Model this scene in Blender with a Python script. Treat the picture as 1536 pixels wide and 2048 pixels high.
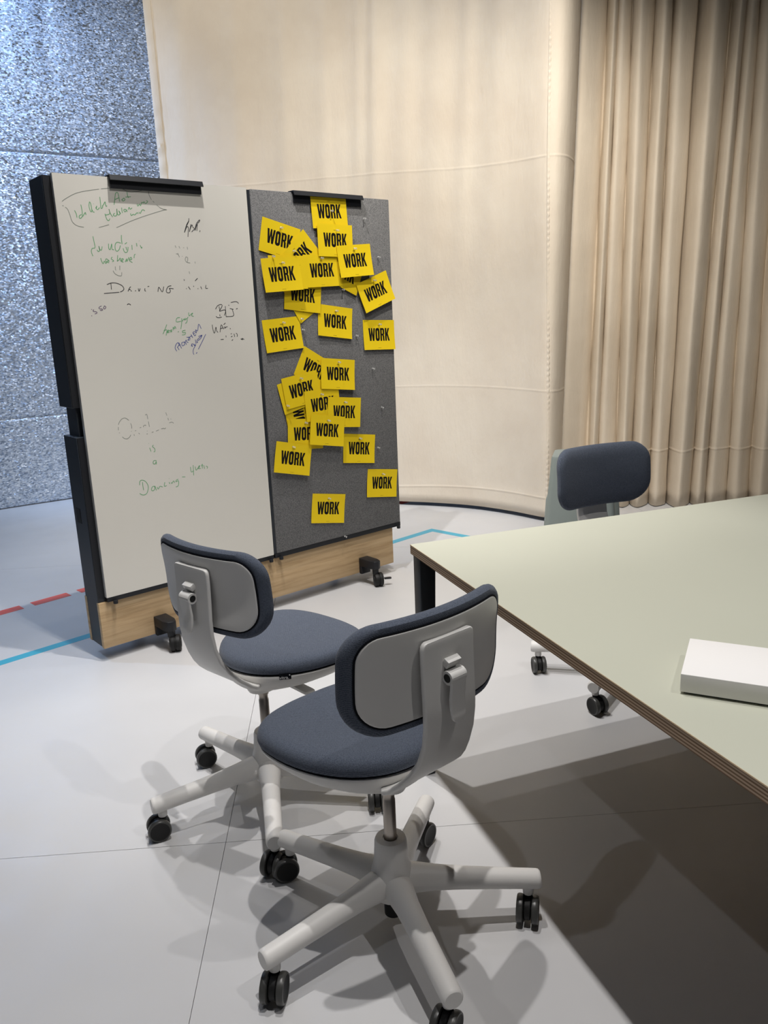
import bpy, bmesh, math, random
from mathutils import Vector, Matrix
import numpy as np

PI = math.pi
sc = bpy.context.scene
for o in list(bpy.data.objects):
    bpy.data.objects.remove(o)

# ------------------------------------------------------------------ camera
cam_d = bpy.data.cameras.new('camera')
cam = bpy.data.objects.new('camera', cam_d)
sc.collection.objects.link(cam)
cam_d.sensor_fit = 'VERTICAL'
cam_d.sensor_height = 24.0
cam_d.lens = 24.0 * 1600 / 2048
cam_d.clip_start = 0.05
pitch, roll = math.radians(-13.87), math.radians(2.36)
Rc = Matrix.Rotation(PI / 2 + pitch, 3, 'X') @ Matrix.Rotation(-roll, 3, 'Z')
cam.matrix_world = Matrix.Translation((0, 0, 1.40)) @ Rc.to_4x4()
sc.camera = cam

# ------------------------------------------------------------------ exposure, world
sc.view_settings.view_transform = 'Standard'
sc.view_settings.look = 'None'
sc.view_settings.gamma = 1.0
sc.view_settings.use_curve_mapping = False
sc.view_settings.exposure = 0.0
w = bpy.data.worlds.new('world')
sc.world = w
w.use_nodes = True
w.node_tree.nodes['Background'].inputs[0].default_value = (0.80, 0.88, 1.0, 1)
w.node_tree.nodes['Background'].inputs[1].default_value = 0.034

# ------------------------------------------------------------------ lamps: a track of spots over the chairs, more spots around, one an added fill
def spot(name, loc, target, power, color=(1, 1, 1), size=120, blend=0.6, radius=0.035):
    d = bpy.data.lights.new(name, 'SPOT')
    d.energy = power; d.color = color
    d.spot_size = math.radians(size); d.spot_blend = blend
    d.shadow_soft_size = radius
    o = bpy.data.objects.new(name, d)
    sc.collection.objects.link(o)
    o.location = loc
    v = Vector(target) - Vector(loc)
    o.rotation_euler = v.to_track_quat('-Z', 'Y').to_euler()
    return o

WARM = (1.0, 0.945, 0.86); NEU = (1.0, 0.97, 0.945); COOL = (0.70, 0.82, 1.0)
spot('track_and_fill_spot', (0.18, 1.32, 4.0), (0.05, 1.25, 0), 200, NEU, 66, 0.45, 0.022)
spot('track_and_fill_spot', (-0.087, 2.204, 4.0), (-0.15, 1.85, 0), 172, NEU, 68, 0.45, 0.022)
spot('track_and_fill_spot', (-0.40, 2.88, 4.0), (-0.30, 3.75, 1.0), 240, NEU, 72, 0.5, 0.022)
spot('track_and_fill_spot', (-0.50, 3.30, 4.0), (0.1, 4.5, 0.5), 32, NEU, 110, 0.6, 0.022)
spot('track_and_fill_spot', (1.75, 0.60, 4.1), (0.2, 2.0, 0.2), 95, NEU, 75, 0.6, 0.025)
spot('track_and_fill_spot', (-1.55, 0.70, 4.1), (-0.8, 1.1, 0), 32, (0.96, 0.97, 1.0), 80, 0.6, 0.025)
spot('track_and_fill_spot', (0.75, 1.30, 4.1), (-0.45, 3.55, 1.1), 150, NEU, 46, 0.7, 0.022)  # added fill light to brighten the boards, not a room lamp
spot('curtain_spot', (0.75, 3.0, 4.2), (0.45, 5.8, 1.1), 400, WARM, 78, 1.0)
spot('curtain_spot', (0.75, 4.75, 4.3), (0.72, 5.7, 3.0), 16, COOL, 90, 1.0)
spot('curtain_spot', (-1.0, 3.9, 4.2), (-0.9, 6.1, 2.5), 175, WARM, 100, 1.0)
spot('curtain_spot', (1.15, 2.7, 4.2), (1.95, 5.6, 1.05), 205, WARM, 62, 1.0, 0.022)
spot('cool_spot', (-3.4, 5.0, 4.3), (-2.75, 6.8, 2.75), 640, (0.44, 0.63, 1.0), 84, 0.8)
spot('cool_spot', (-3.2, 3.6, 4.3), (-2.0, 4.9, 0.2), 220, (0.52, 0.71, 1.0), 80, 0.9)

# ------------------------------------------------------------------ helpers
def link(o): sc.collection.objects.link(o)

class MB:
    """collects geometry for ONE mesh object"""
    def __init__(s): s.v = []; s.f = []
    def add(s, vs, fs, M=None):
        n = len(s.v)
        for p in vs:
            p = Vector(p)
            s.v.append(tuple(M @ p if M else p))
        s.f += [tuple(i + n for i in f) for f in fs]
        return s
    def box(s, x0, x1, y0, y1, z0, z1, M=None):
        vs = [(x, y, z) for z in (z0, z1) for y in (y0, y1) for x in (x0, x1)]
        return s.add(vs, [(0, 2, 3, 1), (4, 5, 7, 6), (0, 1, 5, 4), (2, 6, 7, 3), (0, 4, 6, 2), (1, 3, 7, 5)], M)
    def loft(s, rings, closed=True, cap0=True, cap1=True, M=None):
        n = len(rings[0]); vs = [p for r in rings for p in r]; fs = []
        for i in range(len(rings) - 1):
            for j in range(n if closed else n - 1):
                k = (j + 1) % n
                fs.append((i * n + j, i * n + k, (i + 1) * n + k, (i + 1) * n + j))
        if cap0: fs.append(tuple(range(n - 1, -1, -1)))
        if cap1: fs.append(tuple((len(rings) - 1) * n + j for j in range(n)))
        return s.add(vs, fs, M)
    def lathe(s, prof, n=24, M=None, cap=True):
        rings = [[(r * math.cos(2 * PI * j / n), r * math.sin(2 * PI * j / n), z) for j in range(n)] for r, z in prof]
        return s.loft(rings, True, cap, cap, M)
    def prism(s, poly, z0, z1, M=None):
        return s.loft([[(x, y, z0) for x, y in poly], [(x, y, z1) for x, y in poly]], M=M)
    def tube(s, a, b, r0, r1, n=16, M=None):
        a, b = Vector(a), Vector(b)
        q = (b - a).to_track_quat('Z', 'Y').to_matrix().to_4x4()
        L = (b - a).length
        T = Matrix.Translation(a) @ q
        if M: T = M @ T
        return s.lathe([(r0, 0), (r1, L)], n, T)
    def build(s, name, mat, parent=None, smooth=False, bevel=0.0, seg=2, angle=40, subsurf=0):
        me = bpy.data.meshes.new(name)
        me.from_pydata(s.v, [], s.f); me.update()
        bm = bmesh.new(); bm.from_mesh(me)
        bmesh.ops.recalc_face_normals(bm, faces=bm.faces)
        if bevel > 0:
            es = [e for e in bm.edges if len(e.link_faces) == 2 and e.calc_face_angle(0) > math.radians(angle)]
            bmesh.ops.bevel(bm, geom=es, offset=bevel, segments=seg, profile=0.5, affect='EDGES', clamp_overlap=True)
        bm.to_mesh(me); bm.free()
        o = bpy.data.objects.new(name, me); link(o)
        me.materials.append(mat)
        if smooth or bevel > 0:
            for p in me.polygons: p.use_smooth = True
            me.set_sharp_from_angle(angle=math.radians(38))
        if parent: o.parent = parent
        return o

def thing(name, label, cat, loc=(0, 0, 0), rotz=0.0, group=None):
    o = bpy.data.objects.new(name, None); link(o)
    o.empty_display_size = 0.1
    o.location = loc; o.rotation_euler = (0, 0, rotz)
    return tag(o, label, cat, group)
def tag(o, label, cat, group=None):
    o['label'] = label; o['category'] = cat
    if group: o['group'] = group
    return o
def copy_tree(o, parent=None):
    c = o.copy(); link(c)
    if parent: c.parent = parent
    for ch in list(o.children): copy_tree(ch, c)
    return c
def rrect(w, h, r, n=8, r2=None, sub=0):
    """rounded rectangle centred on 0; r top corners, r2 bottom corners"""
    r2 = r if r2 is None else r2
    out = []
    for cx, cy, rr, a0 in ((w/2, h/2, r, 0), (-w/2, h/2, r, 90), (-w/2, -h/2, r2, 180), (w/2, -h/2, r2, 270)):
        sx, sy = (1 if cx > 0 else -1), (1 if cy > 0 else -1)
        for i in range(n + 1):
            a = math.radians(a0 + 90 * i / n)
            out.append((cx - sx * rr + rr * math.cos(a), cy - sy * rr + rr * math.sin(a)))
    if sub:                                  # extra points along the straight sides
        q = []; m_ = n + 1
        for k in range(4):
            q += out[k * m_:(k + 1) * m_]
            a, b = out[(k + 1) * m_ - 1], out[((k + 1) * m_) % len(out)]
            q += [(lerp(a[0], b[0], t / (sub + 1)), lerp(a[1], b[1], t / (sub + 1))) for t in range(1, sub + 1)]
        out = q
    return out
def lerp(a, b, t): return a + (b - a) * t
def interp(x, xs, ys):
    return float(np.interp(x, xs, ys))

# ------------------------------------------------------------------ materials
def mat(name, col, rough=0.5, metal=0.0, spec=0.5, coat=0.0):
    m = bpy.data.materials.new(name); m.use_nodes = True
    b = m.node_tree.nodes['Principled BSDF']
    b.inputs['Base Color'].default_value = (*col, 1)
    b.inputs['Roughness'].default_value = rough
    b.inputs['Metallic'].default_value = metal
    b.inputs['Specular IOR Level'].default_value = spec
    b.inputs['Coat Weight'].default_value = coat
    return m
def nd(m, t, **kw):
    n = m.node_tree.nodes.new(t)
    for k, v in kw.items():
        if k in n.inputs.keys(): n.inputs[k].default_value = v
        else: setattr(n, k, v)
    return n
def lk(m, a, b): m.node_tree.links.new(a, b)
def coords(m, scale=(1, 1, 1), kind='Object'):
    tc = nd(m, 'ShaderNodeTexCoord'); mp = nd(m, 'ShaderNodeMapping')
    mp.inputs['Scale'].default_value = scale
    lk(m, tc.outputs[kind], mp.inputs['Vector']); return mp.outputs['Vector']
def bsdf(m): return m.node_tree.nodes['Principled BSDF']
def ramp(m, fac, stops):
    r = nd(m, 'ShaderNodeValToRGB'); e = r.color_ramp.elements
    while len(e) < len(stops): e.new(0.5)
    for el, (p, c) in zip(e, stops): el.position = p; el.color = (*c, 1)
    lk(m, fac, r.inputs['Fac']); return r.outputs['Color']
def noise(m, vec, scale, detail=2.0, rough=0.5):
    n = nd(m, 'ShaderNodeTexNoise'); n.inputs['Scale'].default_value = scale
    n.inputs['Detail'].default_value = detail; n.inputs['Roughness'].default_value = rough
    lk(m, vec, n.inputs['Vector']); return n.outputs['Fac']
def bump(m, h, strength, dist=0.002):
    b = nd(m, 'ShaderNodeBump'); b.inputs['Strength'].default_value = strength
    b.inputs['Distance'].default_value = dist
    lk(m, h, b.inputs['Height']); lk(m, b.outputs['Normal'], bsdf(m).inputs['Normal'])

# floor vinyl
m_floor = mat('vinyl_floor', (0.60, 0.60, 0.605), 0.36, spec=0.45)
v = coords(m_floor)
lk(m_floor, ramp(m_floor, noise(m_floor, v, 1.3, 4), [(0.3, (0.575, 0.575, 0.585)), (0.7, (0.63, 0.63, 0.635))]), bsdf(m_floor).inputs['Base Color'])
lk(m_floor, ramp(m_floor, noise(m_floor, v, 6, 3), [(0.35, (0.30,) * 3), (0.7, (0.42,) * 3)]), bsdf(m_floor).inputs['Roughness'])
m_joint = mat('floor_joint', (0.30, 0.30, 0.31), 0.8)
# canvas curtain
def canvas(name, c0, c1):
    m = mat(name, c0, 0.92, spec=0.15)
    v = coords(m)
    lk(m, ramp(m, noise(m, v, 2.2, 5, 0.6), [(0.3, c0), (0.72, c1)]), bsdf(m).inputs['Base Color'])
    vs = coords(m, (1.6, 1.6, 0.5))
    n1 = noise(m, vs, 7, 6, 0.62)
    n2 = noise(m, coords(m), 420, 2)
    mx = nd(m, 'ShaderNodeMath', operation='MULTIPLY_ADD'); mx.inputs[1].default_value = 0.034
    lk(m, n2, mx.inputs[0]); lk(m, n1, mx.inputs[2])
    bump(m, mx.outputs[0], 0.5, 0.012)
    return m
m_canvas = canvas('cream_canvas', (0.70, 0.61, 0.50), (0.78, 0.70, 0.585))
m_canvas2 = canvas('beige_canvas', (0.68, 0.59, 0.475), (0.76, 0.67, 0.55))
# glitter
def glitter(name, lo, hi, amt):
    m = mat(name, lo, 0.45, metal=0.55)
    v = coords(m, (0.85, 1.0, 1.5))
    vo = nd(m, 'ShaderNodeTexVoronoi'); vo.inputs['Scale'].default_value = 85
    lk(m, v, vo.inputs['Vector'])
    geo = nd(m, 'ShaderNodeNewGeometry')
    sub = nd(m, 'ShaderNodeVectorMath', operation='SUBTRACT'); sub.inputs[1].default_value = (0.5, 0.5, 0.5)
    lk(m, vo.outputs['Color'], sub.inputs[0])
    scl = nd(m, 'ShaderNodeVectorMath', operation='SCALE'); scl.inputs['Scale'].default_value = amt
    lk(m, sub.outputs[0], scl.inputs[0])
    ad = nd(m, 'ShaderNodeVectorMath', operation='ADD')
    lk(m, geo.outputs['Normal'], ad.inputs[0]); lk(m, scl.outputs[0], ad.inputs[1])
    nm = nd(m, 'ShaderNodeVectorMath', operation='NORMALIZE'); lk(m, ad.outputs[0], nm.inputs[0])
    lk(m, nm.outputs[0], bsdf(m).inputs['Normal'])
    sep = nd(m, 'ShaderNodeSeparateColor'); lk(m, vo.outputs['Color'], sep.inputs[0])
    lk(m, ramp(m, sep.outputs[0], [(0.1, lo), (0.9, hi)]), bsdf(m).inputs['Base Color'])
    return m
m_glit = glitter('silver_glitter', (0.36, 0.41, 0.49), (0.84, 0.91, 1.0), 0.85)
# whiteboard, felt, oak, blacks
m_white = mat('whiteboard_enamel', (0.70, 0.675, 0.61), 0.22, spec=0.5)
m_wbedge = mat('whiteboard_edge', (0.50, 0.50, 0.50), 0.4)
m_felt = mat('grey_felt', (0.13, 0.13, 0.132), 0.95, spec=0.1)
v = coords(m_felt)
lk(m_felt, ramp(m_felt, noise(m_felt, v, 330, 3, 0.7), [(0.36, (0.085, 0.085, 0.088)), (0.64, (0.24, 0.238, 0.235))]), bsdf(m_felt).inputs['Base Color'])
bump(m_felt, noise(m_felt, v, 500, 2), 0.5, 0.001)
m_oak = mat('oak_veneer', (0.52, 0.35, 0.18), 0.5, spec=0.3)
v = coords(m_oak, (0.9, 1.0, 14.0))
lk(m_oak, ramp(m_oak, noise(m_oak, v, 2.6, 6, 0.6), [(0.28, (0.36, 0.235, 0.115)), (0.5, (0.53, 0.37, 0.205)), (0.75, (0.63, 0.46, 0.27))]), bsdf(m_oak).inputs['Base Color'])
m_black = mat('black_powder_coat', (0.012, 0.013, 0.016), 0.5, spec=0.35)
m_black2 = mat('anthracite_powder_coat', (0.022, 0.026, 0.032), 0.45, spec=0.4)
m_rubber = mat('black_rubber', (0.012, 0.012, 0.012), 0.55, spec=0.3)
m_tyre = mat('grey_tread', (0.055, 0.055, 0.052), 0.35, spec=0.5)
# chair
m_shell = mat('light_grey_plastic', (0.67, 0.66, 0.64), 0.42, spec=0.4)
v = coords(m_shell)
bump(m_shell, noise(m_shell, v, 900, 2), 0.12, 0.0006)
m_base = mat('white_plastic_base', (0.76, 0.745, 0.72), 0.45, spec=0.4)
v = coords(m_base)
bump(m_base, noise(m_base, v, 900, 2), 0.12, 0.0006)
m_steel = mat('brushed_steel', (0.42, 0.38, 0.34), 0.3, metal=1.0)
def fabric(name, c0, c1):
    m = mat(name, c0, 0.95, spec=0.12)
    v = coords(m)
    wv = nd(m, 'ShaderNodeTexWave'); wv.inputs['Scale'].default_value = 150; wv.inputs['Distortion'].default_value = 1.2
    wv.inputs['Detail'].default_value = 2; wv.inputs['Detail Scale'].default_value = 3
    wv.bands_direction = 'DIAGONAL'
    lk(m, v, wv.inputs['Vector'])
    n1 = noise(m, v, 420, 3, 0.7)
    ml = nd(m, 'ShaderNodeMath', operation='MULTIPLY_ADD'); ml.inputs[1].default_value = 0.20
    lk(m, wv.outputs['Fac'], ml.inputs[0]); lk(m, n1, ml.inputs[2])
    lk(m, ramp(m, ml.outputs[0], [(0.36, c0), (0.72, c1)]), bsdf(m).inputs['Base Color'])
    bump(m, ml.outputs[0], 0.6, 0.0012)
    bsdf(m).inputs['Sheen Weight'].default_value = 0.15
    return m
m_fab = fabric('blue_grey_fabric', (0.042, 0.052, 0.073), (0.108, 0.126, 0.166))
m_pipe = mat('black_piping', (0.006, 0.007, 0.010), 0.8, spec=0.1)
# table
m_lam = mat('sage_linoleum', (0.52, 0.53, 0.44), 0.45, spec=0.35)
v = coords(m_lam)
lk(m_lam, ramp(m_lam, noise(m_lam, v, 1.1, 3), [(0.3, (0.505, 0.515, 0.425)), (0.7, (0.535, 0.545, 0.455))]), bsdf(m_lam).inputs['Base Color'])
m_ply = mat('plywood_edge', (0.4, 0.28, 0.18), 0.6, spec=0.2)
v = coords(m_ply, (1, 1, 1))
wv = nd(m_ply, 'ShaderNodeTexWave'); wv.bands_direction = 'Z'; wv.inputs['Scale'].default_value = 52; wv.inputs['Distortion'].default_value = 0.15
wv.inputs['Detail Scale'].default_value = 8
lk(m_ply, v, wv.inputs['Vector'])
lk(m_ply, ramp(m_ply, wv.outputs['Fac'], [(0.2, (0.22, 0.135, 0.08)), (0.75, (0.56, 0.41, 0.28))]), bsdf(m_ply).inputs['Base Color'])
m_plytop = mat('birch_edge_strip', (0.78, 0.60, 0.38), 0.55, spec=0.2)
m_box = mat('white_card_box', (0.86, 0.845, 0.83), 0.5, spec=0.3)
m_boxshade = mat('under_box_shade', (0.05, 0.055, 0.045), 0.8)  # near-black colour painted as the shade below the box
m_stool = mat('grey_green_plastic', (0.30, 0.345, 0.33), 0.5, spec=0.35)
# cards, pins, tape, ink
m_card = mat('yellow_card', (0.78, 0.56, 0.012), 0.5, spec=0.25)
m_ink = mat('black_print', (0.008, 0.007, 0.008), 0.6, spec=0.15)
m_pin = mat('clear_plastic', (0.95, 0.95, 0.93), 0.06, spec=0.6)
bsdf(m_pin).inputs['Transmission Weight'].default_value = 0.75
bsdf(m_pin).inputs['IOR'].default_value = 1.45
m_teal = mat('teal_floor_tape', (0.045, 0.40, 0.56), 0.4)
m_red = mat('red_floor_tape', (0.78, 0.10, 0.055), 0.4)
INK = {'ink_green': mat('green_marker', (0.13, 0.36, 0.16), 0.6), 'ink_grey': mat('faded_marker', (0.20, 0.22, 0.19), 0.6),
       'ink_black': mat('black_marker', (0.025, 0.025, 0.028), 0.6), 'ink_purple': mat('purple_marker', (0.12, 0.075, 0.15), 0.6),
       'ink_blue': mat('blue_marker', (0.055, 0.075, 0.28), 0.6)}
m_wall = mat('grey_wall', (0.30, 0.30, 0.31), 0.9)
m_ceil = mat('dark_ceiling', (0.04, 0.04, 0.045), 0.9)
m_taglab = mat('white_print', (0.85, 0.85, 0.85), 0.6)

# ------------------------------------------------------------------ setting
fl = bpy.data.objects.new('floor', None); link(fl); fl['kind'] = 'structure'
MB().box(-5.2, 5.0, -3.2, 9.2, -0.06, -0.005).build('subfloor', m_joint, fl)
Rf = Matrix.Rotation(math.radians(3.0), 4, 'Z')
pivot = Matrix.Translation((-0.475, 1.935, 0)) @ Rf
g = 0.0008
for i in range(-2, 2):
    for j in range(-2, 3):
        x0, x1 = i * 2.45 + g, (i + 1) * 2.45 - g
        y0, y1 = j * 2.78 + g, (j + 1) * 2.78 - g
        MB().box(x0, x1, y0, y1, -0.004, 0.0, pivot).build('floor_panel', m_floor, fl)
wb = MB().box(-5.2, 5.0, 9.2, 9.35, -0.06, 4.7).build('wall_back', m_wall); wb['kind'] = 'structure'
ce = MB().box(-5.2, 5.0, -3.2, 9.35, 4.7, 4.8).build('ceiling', m_ceil); ce['kind'] = 'structure'

# ------------------------------------------------------------------ glitter backdrop (three horizontal strips of fabric)
A0 = Vector((-3.079, 6.268, 0)); ang = math.atan2(0.548, 0.836)
gb = thing('glitter_backdrop', 'tall silver glitter fabric backdrop behind the left end of the mobile wall', 'backdrop', A0, ang)
def strip(z0, z1, nz, crease):
    mb = MB(); rng = random.Random(int(z0 * 10)); nx = 120
    xs = np.linspace(-1.9, 3.6, nx); zs = sorted(list(np.linspace(z0, z1, nz)) + [z0 + q for q in (.004, .008, .014, .022, .03)] + [z1 - q for q in (.004, .008, .014, .022, .03)]); nz = len(zs); vs = []
    for z in zs:
        for x in xs:
            d = 0.006 * math.sin(x * 3.1 + z * 0.7) + 0.003 * math.sin(x * 9 + z * 2.3)
            d += 0.010 * (math.exp(-((z - z0) / 0.010) ** 2) + math.exp(-((z - z1) / 0.010) ** 2))
            if crease:
                k = max(0, min(1, (z - 3.05) / 0.5))
                for cx, wd in ((0.615 + 0.03 * (3.7 - z), 0.014), (0.50, 0.02), (0.83, 0.02)):
                    d += k * 0.014 * math.exp(-((x - cx) / wd) ** 2)
            vs.append((x, d, z))
    fs = [(j * nx + i, j * nx + i + 1, (j + 1) * nx + i + 1, (j + 1) * nx + i) for j in range(nz - 1) for i in range(nx - 1)]
    mb.add(vs, fs)
    return mb
for z0, z1, nz, cr in ((0.006, 0.7098, 12, False), (0.7115, 2.7000, 24, False), (2.7015, 4.5, 60, True)):
    o = strip(z0, z1, nz, cr).build('fabric_strip', m_glit, gb, smooth=True)
    md = o.modifiers.new('thickness', 'SOLIDIFY'); md.thickness = 0.004; md.use_rim = False
# ------------------------------------------------------------------ curtains
def smooth_path(pts, it=2):
    for _ in range(it):
        q = [pts[0]]
        for a, b in zip(pts[:-1], pts[1:]):
            q += [tuple(lerp(p, r, 0.25) for p, r in zip(a, b)), tuple(lerp(p, r, 0.75) for p, r in zip(a, b))]
        q.append(pts[-1]); pts = q
    return pts
def curtain(name, path_at, zs, ridges, m, parent=None):
    """path_at(z) -> list of (x, y); same length for every z"""
    mb = MB(); P = [path_at(z) for z in zs]; n = len(P[0]); vs = []
    for z, pth in zip(zs, P):
        for i, (x, y) in enumerate(pth):
            a, b = pth[max(0, i - 1)], pth[min(n - 1, i + 1)]
            t = Vector((b[0] - a[0], b[1] - a[1])).normalized()
            d = ridges(z, i / (n - 1), x)
            vs.append((x + t.y * d, y - t.x * d, z))
    fs = [(j * n + i, j * n + i + 1, (j + 1) * n + i + 1, (j + 1) * n + i) for j in range(len(zs) - 1) for i in range(n - 1)]
    mb.add(vs, fs)
    o = mb.build(name, m, parent, smooth=True)
    md = o.modifiers.new('thickness', 'SOLIDIFY'); md.thickness = 0.003; md.offset = -1
    return o
def zlist(z0, z1, marks, coarse=0.12):
    zs = list(np.arange(z0, z1, coarse)) + [z1]
    for k in marks: zs += [k - 0.008, k - 0.003, k, k + 0.003, k + 0.008]
    return sorted(set(round(z, 4) for z in zs))
lc = [(-1.51, 6.20), (-1.30, 6.22), (-1.05, 6.16), (-0.80, 6.17), (-0.50, 6.10), (-0.20, 6.03), (0.0, 5.93), (0.145, 5.86), (0.38, 5.78), (0.63, 5.655), (0.80, 5.52), (0.945, 5.373), (1.03, 5.265)]
end_low = [(1.085, 5.205), (1.13, 5.235), (1.175, 5.32), (1.21, 5.42), (1.235, 5.50), (1.247, 5.545)]
end_high = [(1.09, 5.205), (1.155, 5.185), (1.225, 5.23), (1.285, 5.34), (1.325, 5.45), (1.347, 5.545)]
base = smooth_path(lc + end_low, 3); base_high = smooth_path(lc + end_high, 3)
def left_path(z):
    return [(lerp(a[0], b[0], z / 3.25), lerp(a[1], b[1], z / 3.25)) for a, b in zip(base, base_high)]
FO = [(-1.35, .02, .09), (-0.95, .022, .07), (-0.62, .02, .05), (-0.33, .028, .06), (-0.10, .014, .03), (0.02, .03, .05), (0.22, .02, .06), (0.42, .03, .09), (0.60, .018, .04), (0.78, .014, .06)]
def left_ridge(z, t, x):
    k = max(0.0, min(1.0, (z - 0.9) / 2.6)); d = 0
    for cx, am, wd in FO:
        d += am * k * 1.25 * math.exp(-((x - cx - 0.05 * (z - 2)) / wd) ** 2)
    # sharp pressed crease line left of the board's top
    d += 0.010 * math.exp(-abs(x - (-0.23 + 0.012 * z)) / 0.012)
    for zz, am in ((2.32, .0018), (0.86, .0015), (0.135, .003)):
        q = zz + 0.03 * math.sin(x * 1.7 + zz)
        d += am * math.exp(-((z - q) / 0.006) ** 2)
    return d
zs = zlist(0.03, 4.35, [], 0.10)
zs = sorted(set(zs + [round(q, 4) for c0 in (2.32, 0.86, 0.135) for q in np.arange(c0 - 0.04, c0 + 0.04, 0.004)]))
cl = thing('canvas_curtain', 'wide cream canvas curtain hanging nearly flat behind the pinboard, with a stitched vertical seam', 'curtain', (0, 0, 0))
curtain('cloth', left_path, zs, left_ridge, m_canvas, cl)
# vertical stitched seam: a doubled strip with puckers
def seam_path(x0, y0, nx, ny):
    mb = MB(); rows = []
    z = 0.03
    while z < 4.3:
        pk = 0.004 + 0.007 * (0.5 + 0.5 * math.sin(z * 2 * PI / 0.036)) * (0.6 + 0.4 * math.sin(z * 7.3))
        wv = 0.004 * math.sin(z * 2.1)
        rows.append([(x0 - 0.016 + wv, y0 + 0.010, z), (x0 - 0.010 + wv, y0 - 0.002 - pk * .3, z), (x0 + wv, y0 - 0.002 - pk, z), (x0 + 0.010 + wv, y0 - 0.002 - pk * .3, z), (x0 + 0.018 + wv, y0 + 0.010, z)])
        z += 0.009
    mb.loft(rows, closed=True); return mb
seam_path(1.092, 5.213, 0, 0).build('stitched_seam', m_canvas, cl, smooth=True)
hm = MB(); rows = []
for i, (x, y) in enumerate(base):
    if x < -1.485: rows.append((x, y))
z = 0.03; rws = []
while z < 4.3:
    pk = 0.004 + 0.004 * math.sin(z * 2 * PI / 0.13) * math.sin(z * 3.1)
    rws.append([(-1.512, 6.208, z), (-1.512, 6.188 - pk * .2, z), (-1.485, 6.188 - pk, z), (-1.462, 6.196 - pk * .4, z), (-1.458, 6.212, z)])
    z += 0.02
hm.loft(rws); hm.build('side_hem', m_canvas, cl, smooth=True)

# right curtain: deep gathered folds; x of the front left edge of every fold at floor and at z=3.25, depth
FD = [(1.255, 1.37, 0.10), (1.475, 1.555, 0.09), (1.545, 1.610, 0.07), (1.680, 1.70, 0.12), (1.780, 1.84, 0.13), (1.915, 1.945, 0.10), (2.045, 2.12, 0.16), (2.200, 2.30, 0.10), (2.300, 2.38, 0.07), (2.455, 2.46, 0.09), (2.60, 2.62, 0.12), (2.78, 2.80, 0.12), (2.98, 3.0, 0.12), (3.2, 3.22, 0.1)]
def right_path(z):
    k = z / 3.25; pts = []
    sl = -0.12
    for i in range(len(FD) - 1):
        xa = lerp(FD[i][0], FD[i][1], k); xb = lerp(FD[i + 1][0], FD[i + 1][1], k); A = FD[i][2]; wd = xb - xa
        yb = 5.66 + (xa - 1.4) * sl
        pts += [(xa - 0.012, yb - A * 0.55), (xa, yb - A), (xa + wd * 0.14, yb - A * 1.04), (xa + wd * 0.5, yb - A * 0.72), (xa + wd * 0.80, yb - A * 0.35), (xb - wd * 0.02, yb + 0.012)]
        if i == 5: pts[-1] = (xb - 0.03, yb + 0.10); pts.append((xb - 0.012, yb + 0.10))
    return smooth_path(pts, 2)
def right_ridge(z, t, x):
    d = 0.003 * math.sin(z * 5 + x * 23)
    for zz in (0.40, 0.105):
        d += 0.003 * math.exp(-((z - zz) / 0.006) ** 2)
    return d
zs2 = sorted(set(zlist(0.006, 4.35, [], 0.10) + [round(q, 4) for q in np.arange(0.385, 0.416, 0.005)]))
cr = thing('pleated_curtain', 'beige canvas curtain gathered in deep folds on the right behind the far chair', 'curtain', (0, 0, 0))
curtain('cloth', right_path, zs2, right_ridge, m_canvas2, cr)

# ------------------------------------------------------------------ floor markings
def ribbon(pts, wd, z0, z1):
    """flat mitred band along pts"""
    L, Rr = [], []
    for i, p in enumerate(pts):
        a = Vector(pts[max(0, i - 1)]); b = Vector(pts[min(len(pts) - 1, i + 1)]); p = Vector(p)
        d1 = (p - a).normalized() if i > 0 else (b - p).normalized()
        d2 = (b - p).normalized() if i < len(pts) - 1 else d1
        n = Vector((-(d1 + d2).y, (d1 + d2).x)).normalized()
        c = max(0.35, n.dot(Vector((-d1.y, d1.x))))
        L.append(p + n * wd / 2 / c); Rr.append(p - n * wd / 2 / c)
    rings = [[(l.x, l.y, z0), (l.x, l.y, z1), (r.x, r.y, z1), (r.x, r.y, z0)] for l, r in zip(L, Rr)]
    return MB().loft(rings)
tag(ribbon([(-2.7, 2.24), (-1.69, 3.2245), (-0.67, 4.19), (0.313, 5.115), (1.25, 4.25)], 0.052, 0, 0.0008).build('floor_tape', m_teal), 'teal blue line crossing the floor, passing under the mobile wall and bending behind it', 'floor marking')
for k, lb in ((-1, 'red floor dash cut by the left photo edge, nearest of the dashed line'), (0, 'whole red floor dash, second from the left in the dashed line'), (1, 'red floor dash running in behind the left end of the mobile wall'), (11, 'red floor dash under the cream curtain hem, right of the pinboard')):
    x, y = -1.8605 + k * 0.1795, 3.973 + k * 0.177
    tag(ribbon([(x, y), (x + 0.139, y + 0.138)], 0.068, 0, 0.0008).build('floor_dash', m_red), lb, 'floor marking', 'red floor dashes')

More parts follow.
